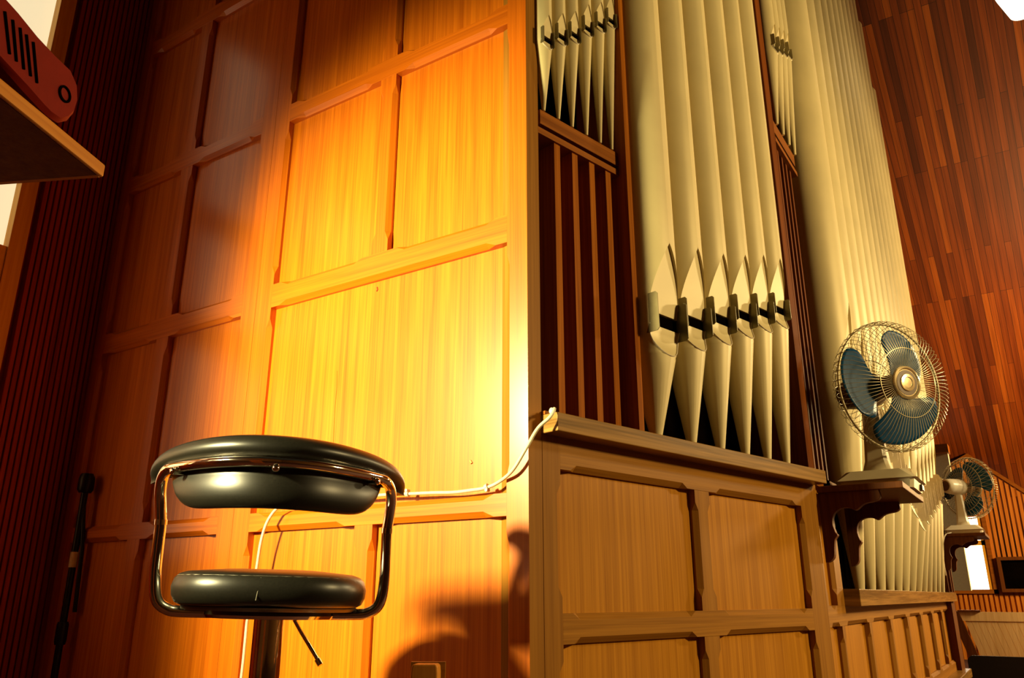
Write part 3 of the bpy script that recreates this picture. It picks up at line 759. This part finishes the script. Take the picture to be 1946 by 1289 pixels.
# dark box on the far wall
b0, b1 = fw_(1894, 1060), fw_(1906, 1126)
g = thing('wall_box', (FXW - .06, -.05, b1.z), 'dark wooden box with a recessed front on the far slatted wall, right of the window', 'box')
MB().box(FXW - .05, FXW - .021, b0.y - .75, b0.y, b1.z, b0.z).build('recessed_front', M['dark'], g)
m = MB(); t_ = .04
m.box(FXW - .14, FXW - .021, b0.y - t_, b0.y, b1.z, b0.z); m.box(FXW - .14, FXW - .021, b0.y - .79, b0.y - .75, b1.z, b0.z)
m.box(FXW - .14, FXW - .021, b0.y - .75, b0.y - t_, b0.z - t_, b0.z); m.box(FXW - .14, FXW - .021, b0.y - .75, b0.y - t_, b1.z, b1.z + t_)
m.build('frame', M['brk'], g)
# cream wall strip beyond the end post
s0 = hit(1774, 868, (8.6, 0, 0), V((1, 0, 0))); s1 = hit(1795, 1008, (8.6, 0, 0), V((1, 0, 0)))
m = MB(); m.box(8.6, 8.7, .60, 1.2, .80, s0.z + .02)
o = m.build('wall_side', M['plaster']); struct(o, 'cream plaster strip beyond the organ end post', 'wall')
m = MB(); m.box(8.52, 8.7, .585, 1.2, s0.z + .02, s0.z + .10); o = m.build('trim_2', M['redh']); struct(o, 'brown cap moulding above the cream strip', 'trim')

# ceiling: one raking plane of boards that falls away from the viewer, and a dark soffit over the left
SL = math.tan(math.radians(36))
zc = lambda x: ap.z + .05 + (FXW - x) * SL
x0c, x1c = 2.2, 14.9
me = bpy.data.meshes.new('ceiling'); ys = (-7, 4.5)
vs = [(x0c, ys[0], zc(x0c)), (x1c, ys[0], zc(x1c)), (x1c, ys[1], zc(x1c)), (x0c, ys[1], zc(x0c))]
vs += [(a_, b_, c_ + .1) for a_, b_, c_ in vs]
me.from_pydata(vs, [], [(0, 1, 2, 3), (7, 6, 5, 4), (0, 4, 5, 1), (1, 5, 6, 2), (2, 6, 7, 3), (3, 7, 4, 0)])
uvl = me.uv_layers.new(name='UVMap'); ln = math.sqrt(1 + SL * SL)
for l in me.loops:
    p_ = me.vertices[l.vertex_index].co; uvl.data[l.index].uv = (p_.x * ln + 20, p_.y + 20)
me.materials.append(M['boards']); o = bpy.data.objects.new('ceiling', me); COL.objects.link(o); struct(o, 'raking ceiling of dark red-brown cedar boards', 'ceiling')

# pew with boarded back, book on it, black chair before it
PX = 9.4
pw = lambda x, y, X=PX: hit(x, y, (X, 0, 0), V((1, 0, 0)))
t0 = pw(1822, 1163); bz = pw(1855, 1255).z
FP = lambda a, b, c: V((PX + b, t0.y - a - max(0, t0.z - c) * .26, c))       # a to the right, b away, c up
lean = -.04
g = thing('pew', (PX, t0.y - .8, 0), 'pale wooden pew with a grooved board back, at the lower right', 'pew')
zt, W_ = t0.z, 1.7
rk = lambda z: -(zt - z) * lean
def slab(a0, a1, z0, z1, th=.02, off=0):
    m = MB(FP); return m.rings([[(a0, rk(z0) + off, z0), (a1, rk(z0) + off, z0), (a1, rk(z0) + th + off, z0), (a0, rk(z0) + th + off, z0)], [(a0, rk(z1) + off, z1), (a1, rk(z1) + off, z1), (a1, rk(z1) + th + off, z1), (a0, rk(z1) + th + off, z1)]])
slab(.0, W_, zt - .085, zt, .03, -.004).build('top_rail', M['pew'], g)
k = 0; a_ = .02
while a_ < W_ - .02:
    slab(a_, a_ + .052, .02, zt - .085, .018).build('back_board', M['pew'], g); a_ += .0545
slab(-.085, 0, .02, zt + .005, .06, -.02).build('end_panel', M['brk'], g)
MB(FP).box(-.05, W_, -.35, .03, 0, .02).build('base', M['brk'], g)
bp = pw(1838, 1159)
tag(MB(lambda a, b, c: V((PX + .03 + b, t0.y - a, c))).box(-.01, .19, -.05, .07, zt, zt + .016).build('book', M['brk'], bevel=.003), 'thin dark book lying on top of the pew back', 'book')
CX_ = 8.0
cw = lambda x, y: hit(x, y, (CX_, 0, 0), V((1, 0, 0)))
k0, k1 = cw(1838, 1252), cw(1946, 1246); zc_ = cw(1900, 1248).z
FC = lambda a, b, c: V((CX_ + b, k0.y - a, c))
g = thing('chair', (CX_ + .2, k0.y - .22, 0), 'black chair with a rounded back, in front of the pew at the lower right', 'chair')
hw, r_ = .46, .05
pol = [(0, .36)] + [(r_ - r_ * math.cos(q * pi / 12), zc_ - r_ + r_ * math.sin(q * pi / 12)) for q in range(7)] + [(hw - r_ + r_ * math.sin(q * pi / 12), zc_ - r_ + r_ * math.cos(q * pi / 12)) for q in range(7)] + [(hw, .36)]
if zc_ < .5: pol[0] = (0, zc_ - .2); pol[-1] = (hw, zc_ - .2)
MB(FC).prism([(p_[0], p_[1]) for p_ in pol], 0, .035, 'ac').build('backrest', M['black'], g, bevel=.004)
sz = min(.3, zc_ - .22)
MB(FC).box(.01, hw - .01, .03, .45, sz - .04, sz).build('seat', M['black'], g, bevel=.008)
for a_ in (.03, hw - .03):
    for b_ in (.05, .42): MB(FC).tube([(a_, b_, 0), (a_, b_, sz - .03)], .011, 8).build('leg', M['blackmetal'], g, smooth=60)
for a_ in (.06, hw - .06): MB(FC).tube([(a_, .04, sz - .02), (a_, .02, zc_ - .18)], .010, 8).build('back_strut', M['chrome'], g, smooth=60)

# pendant lamp at the upper right
lp = at_depth(1942, 22, 4.6)
g = thing('pendant_lamp', lp, 'glowing fluted glass pendant lamp at the top right corner', 'lamp')
FQ = lambda a, b, c: lp + V((a, b, c))
rows = []; nn = 72
for r, z in ((.050, -.012), (.062, -.022), (.074, -.016), (.095, .05), (.13, .16), (.15, .24), (.14, .25), (.05, .26)):
    rows.append([((r + (.002 if j % 2 else 0)) * math.cos(2 * pi * j / nn), (r + (.002 if j % 2 else 0)) * math.sin(2 * pi * j / nn), z) for j in range(nn)])
MB(FQ).rings(rows).build('glass_shade', M['shade'], g, smooth=60)
MB(FQ).lathe([(.004, -.021), (.052, -.019), (.055, -.01)], 32).build('diffuser', M['bulb'], g, smooth=60)
MB(FQ).tube([(0, 0, .26), (0, 0, zc(lp.x) - lp.z)], .008, 8).build('rod', M['blackmetal'], g, smooth=60)
MB(FQ).lathe([(.05, .26), (.05, .3), (.02, .32)], 24).build('gallery', M['chrome'], g, smooth=60)
